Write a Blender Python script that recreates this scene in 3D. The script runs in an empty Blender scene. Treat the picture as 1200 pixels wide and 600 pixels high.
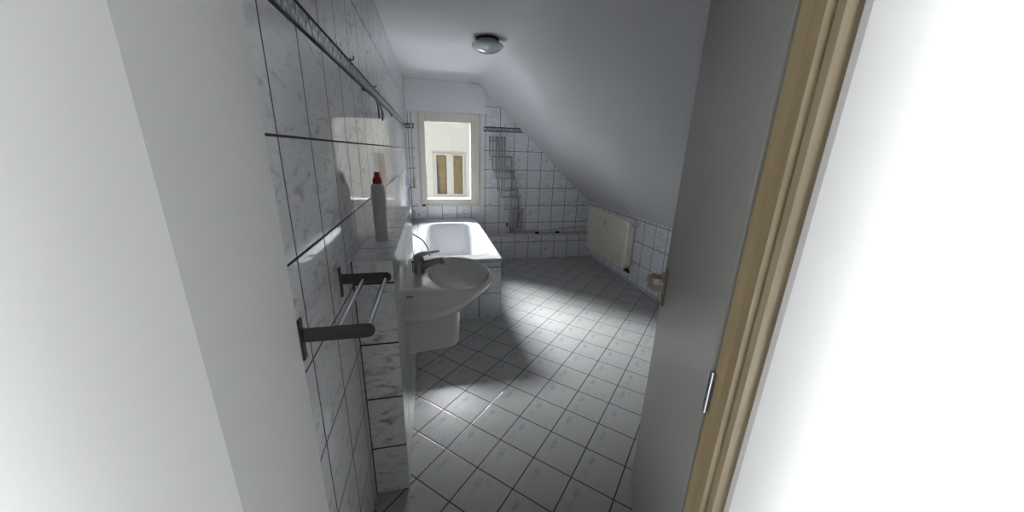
import bpy, bmesh, math, random
from mathutils import Vector, Matrix
random.seed(7)
C = bpy.context.scene.collection
PI = math.pi

# ------------------------------------------------------------------ room dimensions (metres)
XL, XR, YE = -0.2885, 2.309, 4.822        # left wall, right knee wall, end wall
XP, YP0, YP1, ZP = -0.1476, 1.247, 2.53, 1.085   # half wall carrying the basin
ZC, XC, ZK = 2.30, 0.647, 0.80            # flat ceiling height, crease, knee height
YL, ZL = 4.61, 0.331                      # pipe ledge at the end wall

# ------------------------------------------------------------------ node helpers
class NT:
    def __init__(s, name):
        s.m = bpy.data.materials.new(name); s.m.use_nodes = True
        s.t = s.m.node_tree; s.n = s.t.nodes; s.l = s.t.links
        s.b = s.n['Principled BSDF']
    def new(s, typ, **kw):
        n = s.n.new(typ)
        for k, v in kw.items(): setattr(n, k, v)
        return n
    def put(s, sock, v):
        if isinstance(v, bpy.types.NodeSocket): s.l.new(v, sock)
        else: sock.default_value = v
    def math(s, op, a, b=None, c=None, clamp=False):
        n = s.new('ShaderNodeMath', operation=op); n.use_clamp = clamp
        s.put(n.inputs[0], a)
        if b is not None: s.put(n.inputs[1], b)
        if c is not None: s.put(n.inputs[2], c)
        return n.outputs[0]
    def mix(s, f, a, b):
        n = s.new('ShaderNodeMix', data_type='RGBA')
        s.put(n.inputs[0], f); s.put(n.inputs[6], a); s.put(n.inputs[7], b)
        return n.outputs[2]
    def ramp(s, x, lo, hi, a=0.0, b=1.0):
        n = s.new('ShaderNodeMapRange'); n.interpolation_type = 'SMOOTHSTEP'
        s.put(n.inputs[0], x)
        for i, v in enumerate((lo, hi, a, b)): n.inputs[1+i].default_value = v
        return n.outputs[0]
    def pos(s):
        return s.new('ShaderNodeTexCoord').outputs['Object']
    def noise(s, vec, scale, detail=3, rough=.55, dist=0.0, w=None):
        n = s.new('ShaderNodeTexNoise')
        if w is not None: n.noise_dimensions = '4D'; s.put(n.inputs['W'], w)
        s.put(n.inputs['Vector'], vec); n.inputs['Scale'].default_value = scale
        n.inputs['Detail'].default_value = detail; n.inputs['Roughness'].default_value = rough
        n.inputs['Distortion'].default_value = dist
        return n.outputs[0]
    def bump(s, h, strength=.2, dist=.001, normal=None):
        n = s.new('ShaderNodeBump'); n.inputs['Strength'].default_value = strength
        n.inputs['Distance'].default_value = dist; s.put(n.inputs['Height'], h)
        if normal is not None: s.put(n.inputs['Normal'], normal)
        return n.outputs[0]

def col(r, g, b): return (r, g, b, 1)

def plain(name, c, rough=.5, metal=0.0, bump=None, spec=.5, coat=0, var=0.0):
    t = NT(name); b = t.b
    b.inputs['Roughness'].default_value = rough; b.inputs['Metallic'].default_value = metal
    b.inputs['Specular IOR Level'].default_value = spec
    b.inputs['Coat Weight'].default_value = coat; b.inputs['Coat Roughness'].default_value = .05
    if var:
        f = t.noise(t.pos(), 9, 4)
        t.put(b.inputs['Base Color'], t.mix(t.ramp(f, .35, .65), col(*c), col(*[x*(1-var) for x in c])))
    else: b.inputs['Base Color'].default_value = col(*c)
    if bump:
        sc, st, di = bump
        t.put(b.inputs['Normal'], t.bump(t.noise(t.pos(), sc, 4), st, di))
    return t.m

def tile_mat(name, U, V, u0, v0, tu, tv, grout=.0060, border=False, wavy=.25, tile=(.88, .885, .915), vein=(.47, .48, .54),
             gcol=(.015, .015, .022), rough=.07, floor=False, veinw=.8):
    """glazed marbled tiles; U, V are unit axes of the surface, tu x tv the tile pitch"""
    t = NT(name); P = t.pos()
    def dot(a):
        n = t.new('ShaderNodeVectorMath', operation='DOT_PRODUCT'); t.put(n.inputs[0], P); n.inputs[1].default_value = a
        return n.outputs['Value']
    u = t.math('SUBTRACT', dot(U), u0); v = t.math('SUBTRACT', dot(V), v0)
    if border:                                   # the decor strip pushes the rows above it up
        v = t.math('SUBTRACT', v, t.math('MULTIPLY', t.math('GREATER_THAN', dot(V), 1.764), .054))
    un, vn = t.math('DIVIDE', u, tu), t.math('DIVIDE', v, tv)
    cu, cv = t.math('FLOOR', un), t.math('FLOOR', vn)
    fu, fv = t.math('MULTIPLY', t.math('FRACT', un), tu), t.math('MULTIPLY', t.math('FRACT', vn), tv)
    eu = t.math('MINIMUM', fu, t.math('SUBTRACT', tu, fu)); ev = t.math('MINIMUM', fv, t.math('SUBTRACT', tv, fv))
    e = t.math('MINIMUM', eu, ev)
    g = t.ramp(e, grout*.5-.0004, grout*.5+.0006, 1, 0)
    wn = t.new('ShaderNodeTexWhiteNoise', noise_dimensions='2D')
    cx = t.new('ShaderNodeCombineXYZ'); t.put(cx.inputs[0], cu); t.put(cx.inputs[1], cv); t.put(wn.inputs['Vector'], cx.outputs[0])
    rnd = wn.outputs['Value']
    lc = t.new('ShaderNodeCombineXYZ'); t.put(lc.inputs[0], fu); t.put(lc.inputs[1], fv)
    W = t.math('MULTIPLY', t.math('FLOOR', t.math('MULTIPLY', rnd, 3.99)), 3.7)
    if floor: W = t.math('MULTIPLY', t.math('FLOOR', t.math('MULTIPLY', rnd, 2.99)), .12)
    # stretched diagonal cloudy veins
    mp = t.new('ShaderNodeMapping'); t.put(mp.inputs[0], lc.outputs[0])
    mp.inputs['Rotation'].default_value = (0, 0, .7 if floor else 1.0); mp.inputs['Scale'].default_value = (1, 2.4, 1)
    n1 = t.noise(mp.outputs[0], 9, 6, .62, 1.6, W)
    n2 = t.noise(lc.outputs[0], 26, 5, .7, 2.2, W)
    v1 = t.ramp(n1, .50, .70); v2 = t.ramp(t.math('ABSOLUTE', t.math('SUBTRACT', n2, .5)), 0, .05, 1, 0)
    f = t.math('ADD', t.math('MULTIPLY', v1, veinw), t.math('MULTIPLY', v2, .14), clamp=True)
    c = t.mix(f, col(*tile), col(*vein))
    if floor:                                    # the printed dark fleck that recurs on every tile
        d = t.new('ShaderNodeVectorMath', operation='DISTANCE'); mp2 = t.new('ShaderNodeMapping')
        t.put(mp2.inputs[0], lc.outputs[0]); mp2.inputs['Location'].default_value = (-.135*.9, -.150*2.2, 0)
        mp2.inputs['Scale'].default_value = (.9, 2.2, 1)
        t.put(d.inputs[0], mp2.outputs[0]); d.inputs[1].default_value = (0, 0, 0)
        fl = t.math('MULTIPLY', t.ramp(d.outputs['Value'], .004, .05, 1, 0), t.ramp(n2, .40, .58))
        c = t.mix(t.math('MULTIPLY', fl, .70), c, col(.19, .19, .20))
    c = t.mix(t.math('MULTIPLY', rnd, .12), c, col(*[x*.8 for x in tile]))
    dirt = t.noise(P, 3, 4)
    gc = t.mix(t.ramp(dirt, .4, .7), col(*gcol), col(*[x*1.6 for x in gcol]))
    t.put(t.b.inputs['Base Color'], t.mix(g, c, gc))
    t.put(t.b.inputs['Roughness'], t.math('ADD', t.math('MULTIPLY', g, .7), rough))
    t.b.inputs['IOR'].default_value = 1.52
    h = t.math('ADD', t.ramp(e, 0, .006), t.math('MULTIPLY', t.noise(P, 7, 2), wavy))
    t.put(t.b.inputs['Normal'], t.bump(h, .5, .0012))
    return t.m

# ------------------------------------------------------------------ mesh helpers
def bx(bm, x0, x1, y0, y1, z0, z1, bev=0.0, mi=0):
    vs = [bm.verts.new((x, y, z)) for z in (z0, z1) for y in (y0, y1) for x in (x0, x1)]
    F = [(0, 2, 3, 1), (4, 5, 7, 6), (0, 1, 5, 4), (2, 6, 7, 3), (0, 4, 6, 2), (1, 3, 7, 5)]
    fs = [bm.faces.new([vs[i] for i in f]) for f in F]
    for f in fs: f.material_index = mi
    if bev:
        es = list({e for f in fs for e in f.edges})
        bmesh.ops.bevel(bm, geom=es, offset=bev, segments=2, affect='EDGES', profile=.5)
    return fs
def prism(bm, pts, axis, a, b, mi=0):
    """closed polygon pts (2D) extruded along axis (0,1,2) from a to b"""
    def P(p, c):
        q = list(p); q.insert(axis, c); return q
    A = [bm.verts.new(P(p, a)) for p in pts]; B = [bm.verts.new(P(p, b)) for p in pts]
    n = len(pts); fs = [bm.faces.new(A), bm.faces.new(B[::-1])]
    for i in range(n): fs.append(bm.faces.new((A[i], B[i], B[(i+1) % n], A[(i+1) % n])))
    for f in fs: f.material_index = mi
    return fs
def smooth_path(pts, r=.03, n=5):
    """round the corners of a polyline"""
    P = [Vector(p) for p in pts]; out = [P[0]]
    for i in range(1, len(P)-1):
        a, b, c = P[i-1], P[i], P[i+1]
        d1, d2 = (a-b), (c-b); k = min(r, d1.length*.48, d2.length*.48)
        p, q = b+d1.normalized()*k, b+d2.normalized()*k
        for j in range(n+1):
            s = j/n; out.append(p*(1-s)**2 + b*2*s*(1-s) + q*s*s)
    out.append(P[-1]); return out
def spline(pts, n=8):
    P = [Vector(p) for p in pts]; P = [P[0]*2-P[1]] + P + [P[-1]*2-P[-2]]; out = []
    for i in range(1, len(P)-2):
        for j in range(n):
            t = j/n; a, b, c, d = P[i-1:i+3]
            out.append(.5*((2*b)+(c-a)*t+(2*a-5*b+4*c-d)*t*t+(3*b-a-3*c+d)*t**3))
    out.append(P[-2]); return out
def tube(bm, pts, r, seg=10, cap=True):
    P = [Vector(p) for p in pts]; rr = r if isinstance(r, (list, tuple)) else [r]*len(P)
    rings = []; up = None
    for i, p in enumerate(P):
        d = (P[min(i+1, len(P)-1)]-P[max(i-1, 0)]).normalized()
        if up is None: up = Vector((0, 0, 1)) if abs(d.z) < .9 else Vector((1, 0, 0))
        s = d.cross(up).normalized(); up = s.cross(d).normalized()
        rings.append([bm.verts.new(p+(s*math.cos(2*PI*k/seg)+up*math.sin(2*PI*k/seg))*rr[i]) for k in range(seg)])
    for a, b in zip(rings, rings[1:]):
        for k in range(seg): bm.faces.new((a[k], a[(k+1) % seg], b[(k+1) % seg], b[k]))
    if cap: bm.faces.new(rings[0][::-1]); bm.faces.new(rings[-1])
def loft(bm, rings, cap0=False, cap1=False, closed=True):
    R = [[bm.verts.new(p) for p in r] for r in rings]; n = len(R[0])
    for a, b in zip(R, R[1:]):
        for k in range(n if closed else n-1): bm.faces.new((a[k], a[(k+1) % n], b[(k+1) % n], b[k]))
    if cap0: bm.faces.new(R[0][::-1])
    if cap1: bm.faces.new(R[-1])
def lathe(bm, prof, c, seg=32, sx=1.0, sy=1.0, axis='z', cap0=True, cap1=True):
    rings = []
    for r, h in prof:
        ring = []
        for k in range(seg):
            a = 2*PI*k/seg; p, q = r*math.cos(a)*sx, r*math.sin(a)*sy
            o = {'z': (p, q, h), 'x': (h, p, q), 'y': (p, h, q)}[axis]
            ring.append((c[0]+o[0], c[1]+o[1], c[2]+o[2]))
        rings.append(ring)
    loft(bm, rings, cap0, cap1)

def root_of(o):
    while o.parent: o = o.parent
    return o
def obj(name, bm, mats, parent=None, smooth=False, angle=None, subsurf=0, M=None):
    bmesh.ops.recalc_face_normals(bm, faces=bm.faces)
    if M is not None: bm.transform(M)
    if parent is not None:
        r = root_of(parent)
        bm.transform(Matrix.Translation(-r.location))
    me = bpy.data.meshes.new(name); bm.to_mesh(me); bm.free()
    for m in (mats if isinstance(mats, (list, tuple)) else [mats]): me.materials.append(m)
    if smooth or angle: me.polygons.foreach_set('use_smooth', [True]*len(me.polygons))
    o = bpy.data.objects.new(name, me); C.objects.link(o)
    if angle:
        try: me.set_sharp_from_angle(angle=math.radians(angle))
        except Exception: pass
    if subsurf:
        s = o.modifiers.new('subdivision', 'SUBSURF'); s.levels = subsurf; s.render_levels = subsurf
    if parent is not None: o.parent = parent
    return o
def thing(name, label, cat, loc=(0, 0, 0), group=None):
    o = bpy.data.objects.new(name, None); C.objects.link(o); o.location = loc; o.empty_display_size = .1
    o['label'] = label; o['category'] = cat
    if group: o['group'] = group
    return o
def tag(o, label, cat, group=None):
    o['label'] = label; o['category'] = cat
    if group: o['group'] = group
    return o
def struct(name, bm, mats, label=None, cat=None, **kw):
    o = obj(name, bm, mats, **kw); o['kind'] = 'structure'
    if label: o['label'] = label
    if cat: o['category'] = cat
    return o
B = bmesh.new
X, Y, Z = (1, 0, 0), (0, 1, 0), (0, 0, 1)

# ------------------------------------------------------------------ materials
a = .7898
M_floor = tile_mat('floor_tiles', (math.cos(a), math.sin(a), 0), (-math.sin(a), math.cos(a), 0), 1.0327, .3856, .2022, .2022,
                   grout=.0055, tile=(.43, .435, .425), vein=(.33, .335, .335), rough=.22, floor=True, wavy=.5, gcol=(.03, .03, .034), veinw=.6)
M_wl = tile_mat('left_wall_tiles', Y, Z, .19, -.011, .2, .25, border=True, wavy=.9, grout=.0055)
M_we = tile_mat('end_wall_tiles', X, Z, .1367, -.011, .2, .25, border=True, wavy=.7)
M_wr = tile_mat('right_wall_tiles', Y, Z, .12, .02, .2, .25, wavy=.7)
M_pf = tile_mat('half_wall_front_tiles', X, Z, XL, -.002, .24, .25, wavy=.5, rough=.12, grout=.007, veinw=1.0, vein=(.33, .34, .38))
M_ps = tile_mat('half_wall_side_tiles', Y, Z, YP0, 0, .2, .25, wavy=.8, rough=.05)
M_pt = tile_mat('half_wall_top_tiles', Y, X, YP0-.03, XL-.04, .2, .25, wavy=.8, rough=.06)
M_af = tile_mat('tub_apron_tiles', X, Z, .385, -.011, .2, .25, wavy=.5)
M_as = tile_mat('tub_side_tiles', Y, Z, 2.845, -.011, .2, .25, wavy=.5)
M_lf = tile_mat('ledge_front_tiles', X, Z, .135, -.005, .2, .25, wavy=.5)
M_lt = tile_mat('ledge_top_tiles', X, Y, .135, YL, .2, .25, wavy=.5)
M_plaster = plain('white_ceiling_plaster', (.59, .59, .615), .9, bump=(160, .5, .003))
M_paint = plain('white_wall_paint', (.88, .88, .88), .7, bump=(90, .2, .001))
M_hall = plain('grey_hall_baffle', (.60, .60, .58), .8)
M_box = plain('white_box_paint', (.80, .80, .82), .6)
M_ceramic = plain('white_ceramic', (.88, .88, .84), .08, coat=.5)
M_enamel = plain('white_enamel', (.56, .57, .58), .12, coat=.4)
M_chrome = plain('dull_chrome', (.55, .55, .58), .18, 1.0)
M_dchrome = plain('tap_metal', (.30, .30, .32), .22, 1.0)
M_steel = plain('towel_rail_steel', (.47, .47, .50), .20, 1.0)
M_bracket = plain('rack_bracket_metal', (.07, .07, .065), .4, .6)
M_frame = plain('cream_window_plastic', (.76, .74, .66), .35, spec=.4)
M_rubber = plain('black_rubber', (.02, .02, .02), .5)
M_rad = plain('cream_radiator_enamel', (.90, .88, .75), .3, coat=.2)
M_dark = plain('dark_slot', (.05, .05, .045), .7)
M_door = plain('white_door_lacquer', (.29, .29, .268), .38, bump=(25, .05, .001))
M_handle = plain('beige_handle_plastic', (.42, .33, .20), .3, coat=.3)
M_wood = None
def wood():
    t = NT('ochre_frame_wood'); mp = t.new('ShaderNodeMapping'); t.put(mp.inputs[0], t.pos()); mp.inputs['Scale'].default_value = (30, 30, 1.5)
    n = t.noise(mp.outputs[0], 3, 4)
    t.put(t.b.inputs['Base Color'], t.mix(n, col(.42, .33, .19), col(.26, .19, .10))); t.b.inputs['Roughness'].default_value = .45
    return t.m
M_wood = wood()
M_white_pl = plain('white_bottle_plastic', (.72, .72, .70), .35)
M_red = plain('red_cap_plastic', (.35, .02, .03), .35)
M_grey_pl = plain('grey_plastic', (.35, .36, .36), .4)
M_cable = plain('grey_cable', (.035, .035, .04), .5)
M_belt = plain('beige_belt', (.55, .50, .40), .8)
M_hose = plain('dark_hose', (.16, .16, .17), .3, .6)
M_opal = plain('opal_lamp_glass', (.42, .48, .47), .15, coat=.6)
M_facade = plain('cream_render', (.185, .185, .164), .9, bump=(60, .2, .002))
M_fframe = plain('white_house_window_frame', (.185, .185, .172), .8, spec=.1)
M_tan = plain('tan_pane', (.088, .068, .036), .8, spec=.05, var=.25)
M_greyp = plain('grey_blue_reflection', (.035, .038, .045), .8, spec=.05)
def glass():
    t = NT('window_glass'); n = t.n; n.remove(t.b)
    tr = t.new('ShaderNodeBsdfTransparent'); gl = t.new('ShaderNodeBsdfGlossy'); gl.inputs['Roughness'].default_value = .0
    fr = t.new('ShaderNodeFresnel'); fr.inputs[0].default_value = 1.45; mx = t.new('ShaderNodeMixShader')
    t.l.new(fr.outputs[0], mx.inputs[0]); t.l.new(tr.outputs[0], mx.inputs[1]); t.l.new(gl.outputs[0], mx.inputs[2])
    t.l.new(mx.outputs[0], n['Material Output'].inputs[0]); return t.m
M_glass = glass()
def decor():
    """blue-grey ornamental border: dark edge lines, a running scroll of light blobs"""
    t = NT('decor_border'); P = t.pos(); sp = t.new('ShaderNodeSeparateXYZ'); t.put(sp.inputs[0], P)
    s = t.math('ADD', sp.outputs[0], sp.outputs[1]); z = t.math('DIVIDE', t.math('SUBTRACT', sp.outputs[2], 1.733), .060)
    vo = t.new('ShaderNodeTexVoronoi'); vo.inputs['Scale'].default_value = 32; t.put(vo.inputs[0], P)
    wv = t.math('MULTIPLY', t.math('MULTIPLY', t.math('SINE', t.math('MULTIPLY', s, 2*PI/.1)), t.math('COSINE', t.math('MULTIPLY', s, 2*PI/.033))), .30)
    d = t.math('ABSOLUTE', t.math('SUBTRACT', z, t.math('ADD', wv, .5)))
    scroll = t.ramp(t.math('ADD', d, t.math('MULTIPLY', t.noise(P, 60, 3), .25)), .12, .32, 1, 0)
    c = t.mix(t.ramp(vo.outputs['Distance'], .15, .6), col(.07, .09, .13), col(.28, .32, .40))
    c = t.mix(t.math('MULTIPLY', scroll, .8), c, col(.66, .70, .76))
    edge = t.math('MAXIMUM', t.math('LESS_THAN', z, .16), t.math('GREATER_THAN', z, .84))
    c = t.mix(edge, c, col(.012, .014, .022))
    t.put(t.b.inputs['Base Color'], c); t.put(t.b.inputs['Roughness'], t.math('ADD', t.math('MULTIPLY', edge, .6), .15))
    t.put(t.b.inputs['Normal'], t.bump(t.math('ADD', scroll, vo.outputs['Distance']), .4, .002))
    return t.m
M_decor = decor()

# ------------------------------------------------------------------ the setting
b = B(); bx(b, -.75, 2.6, -1.25, 5.02, -.12, 0); struct('floor', b, M_floor)
b = B(); bx(b, XL-.30, XL, .735, YE, 0, 2.45); struct('wall_left', b, M_wl)
# end wall with the window opening
WX0, WX1, WZ0, WZ1 = -.165, .690, .737, 1.965
b = B(); y1 = YE+.085
bx(b, XL-.3, WX0, YE, y1, 0, 2.45); bx(b, WX1, 2.62, YE, y1, 0, 2.45)
bx(b, WX0, WX1, YE, y1, 0, WZ0); bx(b, WX0, WX1, YE, y1, WZ1, 2.45); bmesh.ops.recalc_face_normals(b, faces=b.faces)
for fc in b.faces:
    if fc.calc_center_median().y > YE+.01: fc.material_index = 1
struct('wall_back', b, [M_we, plain('outer_render', (.07, .068, .065), .9)])
b = B(); bx(b, XR, XR+.30, .56, YE, 0, 1.0); struct('wall_right', b, M_wr)
# ceiling: flat part running into the slope of the roof
zs = lambda x: ZC-(x-XC)*(ZC-ZK)/(XR-XC)
b = B(); prof = [(-.75, ZC)]
for k in range(9):                                # the crease is slightly rounded plaster
    s = k/8; x = XC-.06+.12*s
    zz = (1-s)**2*ZC + 2*s*(1-s)*ZC + s*s*zs(XC+.06)
    prof.append((x, zz))
prof += [(XR+.02, zs(XR+.02)), (XR+.35, zs(XR+.35)+.12), (XC+.2, ZC+.28), (-.75, ZC+.28)]
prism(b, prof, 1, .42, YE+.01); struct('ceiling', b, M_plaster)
# doorway wall (the camera stands in the doorway)
b = B(); bx(b, -1.9, XL, .45, .735, 0, 2.6); bx(b, .565, 3.6, .40, .56, 0, 2.6); bx(b, XL, .565, .42, .56, 2.06, 2.6)
struct('wall_front', b, M_paint)
# unseen hall box added behind the camera to block light through the doorway
b = B(); bx(b, -.72, .80, -1.35, -1.25, 0, 2.5); struct('hall_baffle_back', b, M_hall)
b = B(); bx(b, -.75, -.65, -1.25, 0.16, 0, 2.5); struct('hall_baffle_left', b, M_hall)
b = B(); bx(b, .72, .82, -1.25, .16, 0, 2.5); struct('hall_baffle_right', b, M_hall)
b = B(); bx(b, -.75, .82, -1.35, .42, 2.5, 2.6); struct('hall_baffle_top', b, M_hall)
# half wall (tiled installation box) under the bottle
b = B(); fs = bx(b, XL, XP, YP0, YP1, 0, ZP)
bmesh.ops.recalc_face_normals(b, faces=b.faces)
for f in b.faces:
    n = f.normal; f.material_index = 2 if n.z > .5 else (1 if abs(n.x) > .5 else 0)
struct('wall_half', b, [M_pf, M_ps, M_pt])
# pipe ledge along the foot of the end wall
b = B(); bx(b, .585, XR, YL, YE, 0, ZL); bmesh.ops.recalc_face_normals(b, faces=b.faces)
for f in b.faces: f.material_index = 1 if f.normal.z > .5 else 0
struct('wall_ledge', b, [M_lf, M_lt])
# decor strips
b = B(); bx(b, XL-.002, XL+.002, .735, YE, 1.733, 1.793); struct('trim_1', b, M_decor)
b = B(); bx(b, XL+.002, WX0, YE-.002, YE+.001, 1.733, 1.793); bx(b, WX1, zs_x := XC+(ZC-1.763)*(XR-XC)/(ZC-ZK), YE-.002, YE+.001, 1.733, 1.793)
struct('trim_2', b, M_decor)
# boxed roller shutter case over the window
b = B(); bx(b, XL+.001, .728, 4.75, YE, 1.938, ZC, .004); struct('trim_3', b, M_box)

# window
w = bpy.data.objects.new('window_1', None); C.objects.link(w); w.location = (.26, YE, WZ0); w['kind'] = 'structure'
def frame(b, x0, x1, z0, z1, wl, wr, wb, wt, y0, y1, bev=.006):
    bx(b, x0, x0+wl, y0, y1, z0, z1, bev); bx(b, x1-wr, x1, y0, y1, z0, z1, bev)
    bx(b, x0+wl-.003, x1-wr+.003, y0, y1, z0, z0+wb, bev); bx(b, x0+wl-.003, x1-wr+.003, y0, y1, z1-wt, z1, bev)
b = B(); frame(b, WX0, WX1, WZ0, WZ1, .030, .036, .026, .03, YE-.004, YE+.07); obj('window_frame', b, M_frame, w)
b = B(); frame(b, -.131, .651, .766, 1.938, .076, .120, .074, .115, YE-.026, YE+.045, .010); sash = obj('sash', b, M_frame, w)
b = B(); frame(b, -.062, .536, .836, 1.828, .006, .006, .006, .006, YE-.012, YE+.03, .001); obj('glazing_gasket', b, M_grey_pl, sash)
b = B(); frame(b, -.137, .656, .761, 1.94, .012, .012, .012, .004, YE-.0045, YE+.03, 0); obj('sash_gap_line', b, M_grey_pl, w)  # grey strip that draws the shaded gap around the sash
b = B(); bx(b, -.057, .531, YE+.010, YE+.014, .841, 1.823); obj('pane', b, M_glass, sash)
b = B(); bx(b, .578, .606, YE-.026, YE-.016, 1.235, 1.315, .004); lathe(b, [(.010, 0), (.010, -.035)], (.592, YE-.022, 1.275), 14, axis='y')
tube(b, smooth_path([(.592, YE-.055, 1.275), (.592, YE-.060, 1.255), (.592, YE-.058, 1.19)], .01), [.010]*7+[.009], 10); obj('window_handle', b, M_frame, w, smooth=True, angle=40)
b = B(); bx(b, -.128, -.082, YE-.028, YE-.002, .740, .764, .004); obj('hinge_cap', b, M_rubber, w)
# a slim lining strip left and right of the frame
b = B(); bx(b, WX0-.022, WX0+.001, YE-.006, YE+.002, WZ0, 1.94); bx(b, WX1-.001, WX1+.022, YE-.006, YE+.002, WZ0, 1.94); obj('reveal_strip', b, M_box, w)

# shutter belt left of the window
t = thing('shutter_belt', 'narrow beige roller shutter belt hanging on the tiles left of the window', 'shutter belt', (-.222, YE, 1.0))
b = B(); bx(b, -.231, -.213, YE-.012, YE-.009, 1.10, 1.938); obj('belt', b, M_belt, t)
b = B(); bx(b, -.236, -.208, YE-.016, YE-.0005, .985, 1.12, .004); w_ = obj('belt_plate', b, plain('brass_plate', (.45, .36, .20), .4, .3), t)
b = B(); lathe(b, [(.007, 0), (.006, -.004)], (-.222, YE-.016, 1.0), 12, axis='y'); obj('screw', b, M_dark, w_)

# ------------------------------------------------------------------ bathtub
t = thing('bathtub', 'white built-in bathtub with tiled apron under the window', 'bathtub', (.2, 3.8, 0))
TX0, TX1, TY0, TY1, TZ = -.175, .590, 2.840, YE-.002, .57
def tub_ring(k, z, dy0=0, dy1=0, n=72, pw=5.0):
    """opening outline: wider in the near half, shoulders towards the far end"""
    y0, y1 = 2.99+dy0, 4.47-dy1; cy, hl = (y0+y1)/2, (y1-y0)/2; ring = []
    for i in range(n):
        a_ = 2*PI*i/n; c, s = math.cos(a_), math.sin(a_)
        u = abs(c)**(2/pw)*(1 if c >= 0 else -1); v = abs(s)**(2/pw)*(1 if s >= 0 else -1)
        y = cy+v*hl
        sh = 1/(1+math.exp((y-3.62)/.06))
        hw = (.290+.048*sh)*k
        ring.append((.208+u*hw, y, z))
    return ring
b = B()
N = 72
outer = []
ref = tub_ring(1, TZ)
cx_, cy_ = .2075, (TY0+TY1)/2
for (x, y, z) in ref:
    dx, dy = x-cx_, y-3.73
    s = min(((TX1 if dx > 0 else TX0)-cx_)/dx if abs(dx) > 1e-6 else 9e9, ((TY1 if dy > 0 else TY0)-3.73)/dy if abs(dy) > 1e-6 else 9e9)
    outer.append((cx_+dx*s, 3.73+dy*s, z))
# pull the nearest samples onto the exact corners
for cxn in (TX0, TX1):
    for cyn in (TY0, TY1):
        i = min(range(N), key=lambda i: (outer[i][0]-cxn)**2+(outer[i][1]-cyn)**2); outer[i] = (cxn, cyn, TZ)
rings = [[(x, y, TZ-.035) for x, y, z in outer], [(x, y, TZ-.004) for x, y, z in outer],
         [(x+(cx_-x)*.008, y+(3.73-y)*.003, TZ) for x, y, z in outer],
         tub_ring(1.035, TZ+.0005, -.012, -.012), tub_ring(1.0, TZ-.006), tub_ring(.975, TZ-.03, .012, .02), tub_ring(.93, TZ-.16, .05, .09),
         tub_ring(.86, TZ-.30, .11, .17), tub_ring(.80, TZ-.355, .16, .215), tub_ring(.70, TZ-.38, .22, .28), tub_ring(.3, TZ-.392, .5, .5)]
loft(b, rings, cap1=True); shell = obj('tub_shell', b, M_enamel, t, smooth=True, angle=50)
b = B(); bx(b, TX0+.004, TX1-.006, TY0+.006, TY1, 0, TZ-.035); bmesh.ops.recalc_face_normals(b, faces=b.faces)
for f in list(b.faces):
    if f.normal.z > .5: b.faces.remove(f)
for f in b.faces: f.material_index = 1 if abs(f.normal.x) > .5 else 0
obj('tiled_apron', b, [M_af, M_as], t)
b = B(); bx(b, XL+.002, TX0-.003, TY0+.006, TY1, TZ-.06, TZ-.004, .002); obj('filler_strip', b, M_enamel, t)
b = B(); lathe(b, [(.030, 0), (.033, .004), (.02, .008), (.0, .009)], (.2, 3.55, TZ-.391), 20, cap1=False); obj('drain', b, M_chrome, t, smooth=True)
b = B(); lathe(b, [(.034, .0), (.036, -.006), (.018, -.014)], (.52, 3.73, .47), 20, axis='x'); obj('overflow', b, M_chrome, t, smooth=True, angle=40)

# hoses at the tub
b = B(); tube(b, spline([(-.262, 3.0, .62), (-.245, 3.0, .75), (-.20, 2.98, .795), (-.145, 2.96, .765), (-.088, 2.95, .725), (-.056, 2.96, .665), (-.042, 2.985, .60), (-.03, 3.03, .50), (.0, 3.10, .38), (.05, 3.2, .26)]), .0065, 8)
tag(obj('shower_hose', b, M_hose, smooth=True), 'thin dark shower hose arching over the left rim into the bathtub', 'hose')
t = thing('wall_hose', 'chrome hose loop hanging in the corner left of the bathtub', 'hose', (-.26, 4.70, .8))
b = B(); tube(b, spline([(-.272, 4.62, 1.02), (-.270, 4.62, .85), (-.268, 4.62, .70), (-.262, 4.625, .635), (-.246, 4.63, .61), (-.230, 4.64, .635), (-.226, 4.65, .68), (-.226, 4.655, .71)]), .006, 8); obj('hose', b, M_chrome, t, smooth=True)
b = B(); lathe(b, [(.022, .0), (.020, .010), (.011, .014), (.011, .03)], (XL, 4.62, 1.03), 18, axis='x'); obj('wall_connection', b, M_chrome, t, smooth=True, angle=40)

# ------------------------------------------------------------------ washbasin
BY, BZ = 1.775, .85
t = thing('washbasin', 'white ceramic washbasin with half pedestal on the tiled half wall', 'washbasin', (XP, BY, .6))
def inside(x, y):
    if x < XP: return False
    dy = abs(y-BY)/.283
    if x < -.02: return dy < .90+.10*(x-XP)/(-.02-XP)
    return ((x+.02)/.332)**2.2 + dy**2.2 < 1
bc = (.12, BY); NB = 80
dirs = [(math.cos(2*PI*i/NB), math.sin(2*PI*i/NB)) for i in range(NB)]
outl = []
for c, s in dirs:
    lo, hi = 0, 1
    for _ in range(40):
        m = (lo+hi)/2
        if inside(bc[0]+c*m, bc[1]+s*m): lo = m
        else: hi = m
    outl.append((bc[0]+c*lo, bc[1]+s*lo))
for cyn in (BY-.90*.283, BY+.90*.283):
    i = min(range(NB), key=lambda i: (outl[i][0]-XP)**2+(outl[i][1]-cyn)**2); outl[i] = (XP+.0005, cyn)
def bowl(a_, b_, z, cx=bc[0], p=2.0):
    return [(cx+a_*abs(c)**(2/p)*(1 if c > 0 else -1)*(1.0 if c > 0 else .92), BY+b_*abs(s)**(2/p)*(1 if s > 0 else -1), z) for c, s in dirs]
def depth(x): s = (x-XP)/.46; return .165-.105*min(1, s)**1.0
def toward(p, q, k): return (p[0]+(q[0]-p[0])*k, p[1]+(q[1]-p[1])*k)
tip = lambda x: -.018*max(0, (x-XP)/.46)**2
r_top = [(x, y, BZ-.004+tip(x)) for x, y in outl]
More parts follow.
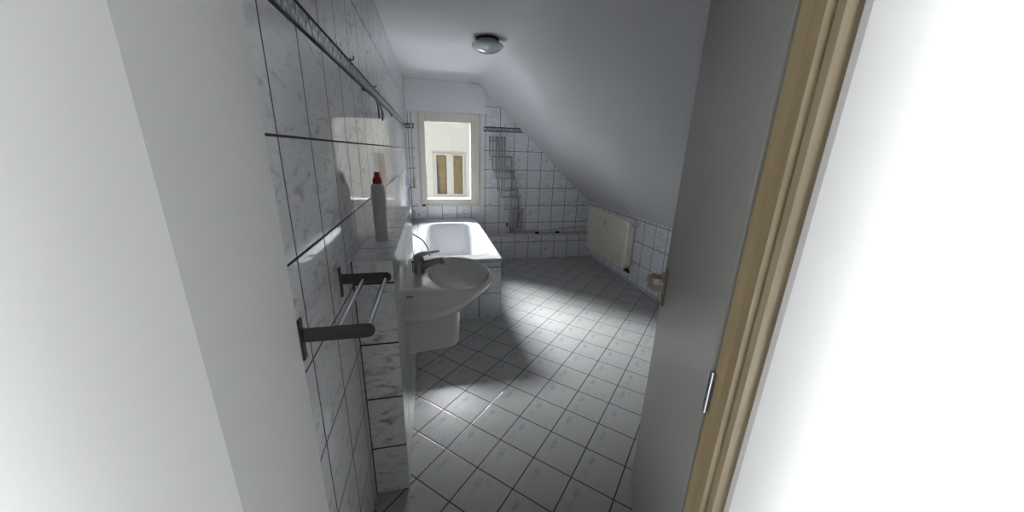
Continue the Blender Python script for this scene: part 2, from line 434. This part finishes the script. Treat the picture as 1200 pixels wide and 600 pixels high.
r_top2 = [(*((x+(bc[0]-x)*.03) if x > XP+.003 else x, y+(bc[1]-y)*.03), BZ+.002+tip(x)) for x, y in outl]
r_side = [(x, y, BZ-.025+tip(x)) for x, y in outl]
r_low = []; r_low2 = []; r_low3 = []
for x, y in outl:
    k = .05; q = (XP+.03, BY)
    x1_, y1_ = (x if x < XP+.004 else toward((x, y), q, .05)[0]), toward((x, y), q, .03)[1]
    r_low.append((x1_, y1_, BZ-.035-depth(x)*.45))
    x2_, y2_ = (x if x < XP+.004 else toward((x, y), q, .20)[0]), toward((x, y), q, .10)[1]
    r_low2.append((x2_, y2_, BZ-.05-depth(x)*.72-.03*((x-XP)/.46)))
    x3_, y3_ = (x if x < XP+.004 else toward((x, y), q, .50)[0]), toward((x, y), q, .42)[1]
    r_low3.append((x3_, y3_, BZ-.185))
b = B(); loft(b, [r_low3, r_low2, r_low, r_side, r_top, r_top2, bowl(.172, .262, BZ-.004), bowl(.167, .256, BZ-.010), bowl(.160, .246, BZ-.03), bowl(.142, .218, BZ-.07),
     bowl(.10, .16, BZ-.105), bowl(.06, .09, BZ-.122), bowl(.022, .024, BZ-.127)], cap0=True, cap1=True)
basin = obj('basin_body', b, M_ceramic, t, smooth=True, angle=60)
b = B(); lathe(b, [(.024, 0), (.026, .003), (.016, .005), (0, .006)], (.118, BY, BZ-.129), 20, cap1=False); obj('drain_plug', b, M_chrome, t, smooth=True)
# half pedestal hiding the trap: U-shaped section, bottom slanting up towards the front
def ped(z, kx, ky, tilt):
    r = []; n = 12; hw = .108*ky; x1_ = .128*kx
    pts = [(XP+.001, BY-hw)]
    for i in range(n+1):
        a_ = -PI/2+PI*i/n
        pts.append((x1_-.07+.07*math.copysign(abs(math.cos(a_))**.7, math.cos(a_)), BY+hw*math.copysign(abs(math.sin(a_))**.75, math.sin(a_))))
    pts.append((XP+.001, BY+hw))
    return [(x, y, z+tilt*(x-XP)) for x, y in pts]
b = B(); loft(b, [ped(.425, .97, .93, .10), ped(.432, .985, .96, .10), ped(.52, 1, .98, .05), ped(.70, 1.02, 1.04, 0)], cap0=True, cap1=True)
obj('half_pedestal', b, M_ceramic, t, smooth=True, angle=45)
b = B()
for i, (x0, x1_) in enumerate([(-.128, -.122), (-.119, -.116), (-.114, -.108), (-.106, -.101)]): bx(b, x0, x1_, BY-.265, BY-.240, BZ-.030, BZ-.0245)
obj('maker_mark', b, M_dark, t)
# single lever tap
b = B(); cx0 = -.078
lathe(b, [(.028, 0), (.028, .004), (.0275, .007), (.0270, .06), (.0255, .075), (.021, .086)], (cx0, BY, BZ), 28)
tube(b, [(cx0+.006, BY, BZ+.030), (cx0+.05, BY, BZ+.047), (cx0+.09, BY, BZ+.058), (cx0+.125, BY, BZ+.064)], [.027, .020, .0145, .0125], 16)
lathe(b, [(.0105, 0), (.0105, -.020)], (cx0+.121, BY, BZ+.060), 16)
tap = obj('mixer_tap', b, M_dchrome, t, smooth=True, angle=45)
b = B(); loft(b, [[(cx0+dx, BY+w_*sy, BZ+zz+h*sz) for sy, sz in ((-1, -1), (1, -1), (1.0, .6), (.6, 1), (-.6, 1), (-1, .6))] for dx, w_, zz, h in
     [(-.028, .021, .080, .008), (-.005, .0255, .092, .012), (.02, .021, .100, .010), (.06, .013, .108, .006), (.100, .009, .113, .004), (.106, .007, .113, .003)]], cap0=True, cap1=True)
obj('tap_lever', b, M_dchrome, tap, smooth=True, angle=50)
b = B(); tube(b, [(cx0-.034, BY, BZ), (cx0-.034, BY, BZ+.055)], .0028, 8); lathe(b, [(.004, 0), (.007, .004), (.006, .010), (.0, .012)], (cx0-.034, BY, BZ+.052), 12, cap1=False)
obj('plug_rod', b, M_dchrome, tap, smooth=True)

# small oval cover on the front of the half wall
b = B(); lathe(b, [(.015, 0), (.015, -.003), (.012, -.005), (.009, -.005), (.008, -.002), (.0, -.002)], (-.214, YP0, 1.058), 24, sx=.75, sy=1.3, axis='y', cap1=False)
tag(obj('pipe_cap', b, plain('light_cap', (.62, .62, .60), .3), smooth=True, angle=35), 'small oval cap on the top tile at the front of the half wall', 'cap')

# ------------------------------------------------------------------ cleaner bottle
t = thing('cleaner_bottle', 'white plastic cleaner bottle with red cap on top of the half wall', 'bottle', (-.219, 1.545, ZP))
b = B(); lathe(b, [(.024, 0), (.0265, .004), (.0265, .03), (.0275, .12), (.0285, .20), (.0285, .225), (.026, .238), (.019, .247), (.0165, .252)], (-.219, 1.545, ZP), 28, sy=.72)
obj('bottle_body', b, M_white_pl, t, smooth=True, angle=60)
b = B(); lathe(b, [(.0185, .246), (.0185, .262), (.0165, .264), (.0155, .272), (.0115, .274), (.0105, .290), (.009, .293), (0, .293)], (-.219, 1.545, ZP), 24, cap1=False)
obj('cap', b, M_red, t, smooth=True, angle=35)

# ------------------------------------------------------------------ towel rack on the left wall
t = thing('towel_rack', 'metal towel rack with two bars on the left wall beside the doorway', 'towel rack', (XL, .92, 1.078))
for y in (.742, 1.09):
    b = B(); bx(b, XL, XL+.005, y-.010, y+.010, 1.020, 1.118, .002)
    pts = [(XL+.004, 1.062), (-.155, 1.062)]+[(-.152+.016*math.sin(PI*i/10), 1.078-.016*math.cos(PI*i/10)) for i in range(11)]+[(-.155, 1.094), (XL+.004, 1.094)]
    prism(b, pts, 1, y-.003, y+.003); br = obj('bracket', b, M_bracket, t)
    for x in (-.153, -.218):
        b = B(); lathe(b, [(.007, -.0035), (.006, -.0055)], (x, y, 1.078), 14, axis='y'); obj('bar_end', b, M_dark, br)
for x in (-.218, -.153):
    b = B(); tube(b, [(x, .744, 1.078), (x, 1.088, 1.078)], .0072, 16); obj('bar', b, M_chrome, t, smooth=True, angle=60)

# ------------------------------------------------------------------ stepped heated towel rail on the end wall
t = thing('heated_towel_rail', 'stepped tubular heated towel rail on the tiled wall beside the window', 'towel radiator', (1.05, YE, .36))
steps = [1.412, 1.225, 1.130, .965, .875, .700]
lefts = [.777, .820, .862, .893, .938, .980]
rights = [1.095, 1.130, 1.152, 1.185, 1.235, 1.280]
for k in range(6):
    yl = 4.715; yr = 4.775
    top = 1.655-.0*k
    b = B(); pth = smooth_path([(lefts[k], yl, top), (lefts[k], yl, steps[k]+.0), (rights[k], yl, steps[k]-.002), (rights[k], yr, steps[k]+.004), (rights[k], yr, .40 if k > 2 else .36)], .035, 5)
    tube(b, pth, .0100, 12); tb = obj('tube', b, M_steel, t, smooth=True, angle=60)
    b = B(); lathe(b, [(.0105, -.004), (.0105, .014), (.0, .016)], (lefts[k], yl, top), 12, cap1=False); obj('tube_cap', b, M_dark, tb)
for bars in ([(.765, .995, 4.705, 4.725, 1.612, 1.628), (.86, .88, 4.72, YE, 1.612, 1.628)], [(1.088, 1.112, 4.762, YE, 1.33, 1.35)],
             [(1.085, 1.285, 4.765, 4.785, .645, .662), (1.18, 1.20, 4.78, YE, .645, .662)]):
    b = B()
    for q in bars: bx(b, *q, .002)
    obj('holder', b, M_steel, t)
b = B(); tube(b, [(1.085, 4.775, .40), (1.29, 4.775, .40)], .012, 12); obj('header_pipe', b, M_steel, t, smooth=True, angle=50)
for x in (1.120, 1.165):
    b = B(); lathe(b, [(.010, 0), (.016, .005), (.016, .04), (.010, .045), (.010, .075)], (x, 4.775, .335), 14); v_ = obj('valve', b, M_dchrome, t, smooth=True, angle=40)
    b = B(); lathe(b, [(.012, 0), (.013, -.03), (.009, -.034)], (x, 4.763, .360), 12, axis='y'); obj('valve_head', b, M_grey_pl, v_, smooth=True, angle=40)

# pipes lying on the ledge
def pipe(name, pts, label, r=.008, clips=()):
    t = thing(name, label, 'pipe', (1.7, 4.77, ZL), 'heating pipes on the ledge')
    b = B(); tube(b, smooth_path(pts, .03), r, 12); obj('pipe', b, plain('pipe_paint_'+name, (.45, .45, .46), .4), t, smooth=True, angle=60)
    for x in clips:
        b = B(); bx(b, x-.028, x+.028, pts[1][1]-.014, pts[1][1]+.014, ZL, ZL+.030, .004); obj('clip', b, M_rubber, t)
pipe('heating_pipe', [(1.12, 4.775, .34), (1.12, 4.74, ZL+.012), (2.285, 4.74, ZL+.012)], 'lower heating pipe along the ledge, held by two black clips', clips=(1.50, 1.82))
pipe('heating_pipe', [(1.165, 4.775, .35), (1.165, 4.80, ZL+.030), (1.75, 4.80, ZL+.032), (2.06, 4.80, ZL+.075), (2.285, 4.80, ZL+.078)], 'upper heating pipe rising towards the corner above the ledge', .007)
t = thing('capped_pipe_stub', 'small capped pipe stubs sticking out low beside the towel rail', 'pipe stub', (1.03, YE, .455))
b = B(); lathe(b, [(.024, 0), (.024, -.004), (.010, -.006), (.010, -.03)], (1.000, YE, .46), 16, axis='y'); obj('rosette', b, M_white_pl, t, smooth=True, angle=40)
b = B(); bx(b, 1.048, 1.068, YE-.025, YE, .435, .49, .003); obj('black_plug', b, M_rubber, t)

# ------------------------------------------------------------------ panel radiator on the knee wall
t = thing('wall_radiator', 'cream ribbed panel radiator on the right knee wall', 'radiator', (2.26, 4.0, .16))
RY0, RY1, RZ0, RZ1 = 3.475, 4.535, .175, .745
b = B(); pr = [(2.236, RY0), (2.212, RY0), (2.210, RY0+.012)]
nr = 19; w_ = (RY1-RY0-.05)/nr
for i in range(nr):
    y0 = RY0+.025+i*w_
    pr += [(2.210, y0), (2.210, y0+w_*.50), (2.233, y0+w_*.56), (2.233, y0+w_*.96)]
pr += [(2.210, RY1-.02), (2.212, RY1), (2.236, RY1)]
prism(b, pr, 2, RZ0, RZ1-.012); bx(b, 2.209, 2.236, RY0, RY1, RZ1-.018, RZ1, .004); bx(b, 2.209, 2.236, RY0, RY1, RZ0-.004, RZ0+.014, .004)
obj('front_panel', b, M_rad, t)
b = B(); bx(b, 2.268, 2.288, RY0+.01, RY1-.01, RZ0, RZ1-.01, .003); obj('rear_panel', b, M_rad, t)
for y0, y1_ in ((RY0-.003, RY0+.001), (RY1-.001, RY1+.003)):
    b = B(); bx(b, 2.214, 2.288, y0, y1_, RZ0+.03, RZ1, .001); obj('side_cover', b, M_rad, t)
b = B(); bx(b, 2.236, 2.240, RY0, RY1, RZ1-.004, RZ1+.002); bx(b, 2.284, 2.288, RY0, RY1, RZ1-.004, RZ1+.002)
yy = RY0
while yy < RY1-.01:
    bx(b, 2.238, 2.286, yy, yy+.008, RZ1-.020, RZ1-.014); yy += .0204
obj('top_grille', b, M_rad, t)
b = B(); bx(b, 2.24, 2.284, RY0+.01, RY1-.01, RZ1-.03, RZ1-.02); obj('gap_shade_sheet', b, M_dark, t)  # dark sheet paints the shade in the gap under the grille
b = B(); lathe(b, [(.012, 0), (.012, -.02), (.026, -.024), (.030, -.055), (.026, -.070), (.0, -.072)], (2.262, RY0-.002, .712), 20, axis='y', cap1=False); vh = obj('thermostat_valve', b, M_white_pl, t, smooth=True, angle=40)
b = B(); lathe(b, [(.0282, -.030), (.0300, -.036), (.0300, -.042)], (2.262, RY0-.002, .712), 20, axis='y', cap0=False, cap1=False); obj('valve_ring', b, M_grey_pl, vh)
b = B(); bx(b, 2.188, 2.2095, 3.995, 4.045, .575, .670, .005); al = obj('heat_cost_meter', b, M_white_pl, t)
b = B(); bx(b, 2.1868, 2.1885, 4.008, 4.032, .632, .648, .001); obj('display', b, M_grey_pl, al)
b = B(); tube(b, smooth_path([(2.262, RY0+.03, RZ0), (2.262, RY0+.03, RZ0-.045), (2.309, RY0+.03, RZ0-.045)], .015), .011, 10); tube(b, [(2.262, RY0-.03, RZ0-.035), (2.262, RY0+.06, RZ0-.035)], .014, 10)
bx(b, 2.232, 2.292, RY0+.012, RY0+.048, RZ0-.028, RZ0-.008, .004); obj('lower_valve', b, M_rubber, t)
for y in (RY0+.12, RY1-.12):
    b = B(); bx(b, 2.286, XR, y-.015, y+.015, .25, .70); obj('wall_bracket', b, M_rad, t)

# ------------------------------------------------------------------ open door on the right
L, H_ = Vector((.885, 1.10, 0)), Vector((.500, .452, 0)); dv = L-H_; ln = dv.length; ang = math.atan2(dv.y, dv.x)
MD = Matrix.Translation(H_) @ Matrix.Rotation(ang, 4, 'Z')      # local x runs along the leaf, +y = visible face side
d = bpy.data.objects.new('door_1', None); C.objects.link(d); d.location = H_; d['kind'] = 'structure'
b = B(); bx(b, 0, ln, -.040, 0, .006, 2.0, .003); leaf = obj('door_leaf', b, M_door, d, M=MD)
hx, hz = ln-.062, 1.035
b = B(); bx(b, hx-.017, hx+.017, 0, .008, hz-.115, hz+.035, .005); bp = obj('handle_plate', b, M_handle, leaf, M=MD)
b = B(); lathe(b, [(.021, 0), (.020, .010), (.014, .013)], (hx, .006, hz), 20, axis='y', cap0=False); obj('handle_rosette', b, M_handle, bp, smooth=True, angle=40, M=MD)
b = B(); pth = smooth_path([(hx, .008, hz), (hx, .062, hz), (hx-.120, .064, hz-.002), (hx-.124, .030, hz-.002)], .026, 6)
tube(b, pth, .0100, 14); obj('door_handle', b, M_handle, leaf, smooth=True, angle=60, M=MD)
b = B(); bx(b, hx-.004, hx+.004, .0075, .0085, hz-.093, hz-.075); lathe(b, [(.006, .0075), (.006, .0088)], (hx, 0, hz-.070), 12, axis='y'); obj('keyhole', b, M_dark, bp, M=MD)
# wooden door frame behind the hinge
b = B(); R_ = Matrix.Identity(4)
prism(b, [(.502, .445), (.502, .425), (.512, .418), (.530, .418), (.534, .410), (.566, .410), (.566, .445)], 2, 0, 2.07)
struct('trim_4', b, M_wood)
b = B()
for z in (.22, 1.0, 1.78): lathe(b, [(.008, 0), (.008, .09)], (.503, .447, z), 12)
bm_ = b; obj('hinge', bm_, M_chrome, d, smooth=True, angle=40)

# ------------------------------------------------------------------ ceiling lamp
t = thing('ceiling_lamp', 'round opal glass flush lamp on the flat ceiling', 'lamp', (.462, 2.95, ZC))
b = B(); lathe(b, [(.088, 0), (.088, -.012), (.080, -.016)], (.462, 2.95, ZC), 40); obj('lamp_base', b, M_dark, t, smooth=True, angle=40)
b = B(); lathe(b, [(.078, -.012), (.084, -.016), (.098, -.030), (.120, -.045), (.1225, -.052), (.120, -.058), (.104, -.074), (.078, -.088), (.045, -.097), (.0, -.100)], (.462, 2.95, ZC), 48, cap1=False)
obj('glass_shade', b, M_opal, t, smooth=True)

# ------------------------------------------------------------------ loose wires and hooks at the decor border
t = thing('loose_wires', 'loose dark cable with split ends sticking out under the decor border', 'cable', (XL, 1.84, 1.72))
for pts in ([(XL+.002, 1.80, 1.728), (XL+.022, 1.83, 1.722), (XL+.034, 1.90, 1.712), (XL+.038, 1.99, 1.690), (XL+.036, 2.03, 1.655), (XL+.034, 2.05, 1.625)],
            [(XL+.002, 1.81, 1.726), (XL+.024, 1.86, 1.722), (XL+.036, 1.96, 1.705), (XL+.042, 2.06, 1.688), (XL+.044, 2.12, 1.655), (XL+.040, 2.14, 1.620)],
            [(XL+.002, 1.82, 1.726), (XL+.028, 1.92, 1.722), (XL+.040, 2.08, 1.708), (XL+.046, 2.22, 1.702), (XL+.052, 2.40, 1.700), (XL+.056, 2.48, 1.672)]):
    b = B(); tube(b, spline(pts), .0042, 8); obj('wire', b, M_cable, t, smooth=True)
for y, lab in ((1.592, 'tiny hook above the decor border, the one nearer the doorway'), (2.194, 'tiny hook above the decor border, the one nearer the window')):
    b = B(); lathe(b, [(.006, 0), (.006, .003)], (XL, y, 1.797), 10, axis='x'); tube(b, spline([(XL, y, 1.799), (XL+.008, y, 1.796), (XL+.013, y, 1.800), (XL+.014, y, 1.810)], 4), .0022, 8)
    tag(obj('wall_hook', b, M_cable, smooth=True), lab, 'hook', 'hooks above the decor border')

# ------------------------------------------------------------------ house across the yard
t = thing('neighbour_house', 'cream house wall with a two-pane window seen through the bathroom window', 'building', (.5, 11, -3))
b = B(); hx0, hx1, hz0, hz1 = .07, 1.07, .10, 1.43
bx(b, -12, hx0, 11, 11.3, -3, 4.65); bx(b, hx1, 5.5, 11, 11.3, -3, 4.65); bx(b, hx0, hx1, 11, 11.3, -3, hz0); bx(b, hx0, hx1, 11, 11.3, hz1, 4.65)  # unseen height and left reach added to screen off low sky
obj('house_wall', b, M_facade, t)
b = B(); bx(b, hx0-.01, hx1+.01, 10.985, 11.02, hz1-.02, hz1+.025, .004); obj('lintel', b, plain('lintel_stone', (.14, .13, .11), .8), t)
b = B(); frame(b, hx0, hx1, hz0, hz1, .055, .05, .05, .05, 11.03, 11.09); bx(b, .53, .64, 11.025, 11.09, hz0+.04, hz1-.04); hw = obj('house_window', b, M_fframe, t)
for x0, x1_ in ((.125, .53), (.64, 1.02)):
    b = B(); frame(b, x0, x1_, hz0+.05, hz1-.05, .05, .05, .02, .04, 11.02, 11.075); obj('casement', b, M_fframe, hw)
b = B(); bx(b, .17, .49, 11.07, 11.075, .15, 1.36); obj('pane', b, M_tan, hw)
b = B(); bx(b, .685, .975, 11.07, 11.075, .15, 1.36); obj('pane', b, M_tan, hw)
b = B(); bx(b, .178, .235, 11.062, 11.069, .16, 1.10); bx(b, .235, .275, 11.062, 11.069, .16, .72); obj('pane_reflection', b, M_greyp, hw)  # grey patches paint the dark reflection in the left pane

# ------------------------------------------------------------------ daylight
W = bpy.data.worlds.new('World'); bpy.context.scene.world = W; W.use_nodes = True
nt = W.node_tree; N_, L_ = nt.nodes, nt.links; bg = N_['Background']
tc = N_.new('ShaderNodeTexCoord'); 
el, az = math.radians(52), math.radians(-28)
SKY_LOW, SKY_HI, LOW_GLOW = 2.05, 300.0, 20.0
def lobe(vec, lo, amp, base=0.0):
    d_ = N_.new('ShaderNodeVectorMath'); d_.operation = 'DOT_PRODUCT'; L_.new(tc.outputs['Generated'], d_.inputs[0]); d_.inputs[1].default_value = vec
    m_ = N_.new('ShaderNodeMapRange'); m_.interpolation_type = 'SMOOTHSTEP'; L_.new(d_.outputs['Value'], m_.inputs[0])
    for i, v in enumerate((lo, 1.0, base, amp)): m_.inputs[1+i].default_value = v
    return m_.outputs[0]
sky = lobe((math.sin(az)*math.cos(el), math.cos(az)*math.cos(el), math.sin(el)), .55, SKY_HI)   # bright sky lobe, added and aimed to light the room through the window
low_glow = lobe((0, math.cos(.44), -math.sin(.44)), .25, LOW_GLOW)                                              # glow added below the horizon to brighten the ceiling
side = lobe((0, 1, 0), -.02, 1.0); side.node.inputs[2].default_value = .25                                # mask keeping the added sky lobe off the house wall opposite
m0 = N_.new('ShaderNodeMath'); m0.operation = 'MULTIPLY_ADD'; L_.new(sky, m0.inputs[0]); L_.new(side, m0.inputs[1]); m0.inputs[2].default_value = SKY_LOW
mr = N_.new('ShaderNodeMath'); mr.operation = 'ADD'; L_.new(m0.outputs[0], mr.inputs[0]); L_.new(low_glow, mr.inputs[1])
bg.inputs[0].default_value = (.96, .98, 1.0, 1); L_.new(mr.outputs[0], bg.inputs[1])
def portal(name, loc, rot, sx, sy):
    l = bpy.data.lights.new(name, 'AREA'); l.shape = 'RECTANGLE'; l.size = sx; l.size_y = sy; l.cycles.is_portal = True
    o = bpy.data.objects.new(name, l); C.objects.link(o); o.location = loc; o.rotation_euler = rot
portal('window_portal', (.24, YE+.09, 1.33), (-PI/2, 0, 0), .9, 1.25)

# ------------------------------------------------------------------ camera
f, yaw, p, r, HC = 400.4046, .2343, .2931, .0295, 1.4698
cy, sy, cp, sp = math.cos(yaw), math.sin(yaw), math.cos(p), math.sin(p)
Fv = Vector((sy*cp, cy*cp, -sp)); Rr = Vector((cy, -sy, 0)); U = Rr.cross(Fv)
Rv = Rr*math.cos(r)+U*math.sin(r); Uv = -Rr*math.sin(r)+U*math.cos(r)
cam = bpy.data.cameras.new('camera'); co = bpy.data.objects.new('camera', cam); C.objects.link(co)
cam.sensor_fit = 'HORIZONTAL'; cam.sensor_width = 36; cam.lens = f/1200*36; cam.clip_start = .02
co.matrix_world = Matrix(((Rv.x, Uv.x, -Fv.x, 0), (Rv.y, Uv.y, -Fv.y, 0), (Rv.z, Uv.z, -Fv.z, HC), (0, 0, 0, 1)))
S = bpy.context.scene; S.camera = co; S.cycles.caustics_reflective = False
S.view_settings.view_transform = 'Standard'; S.view_settings.look = 'None'; S.view_settings.gamma = 1
S.view_settings.use_curve_mapping = False; S.view_settings.exposure = 0.66
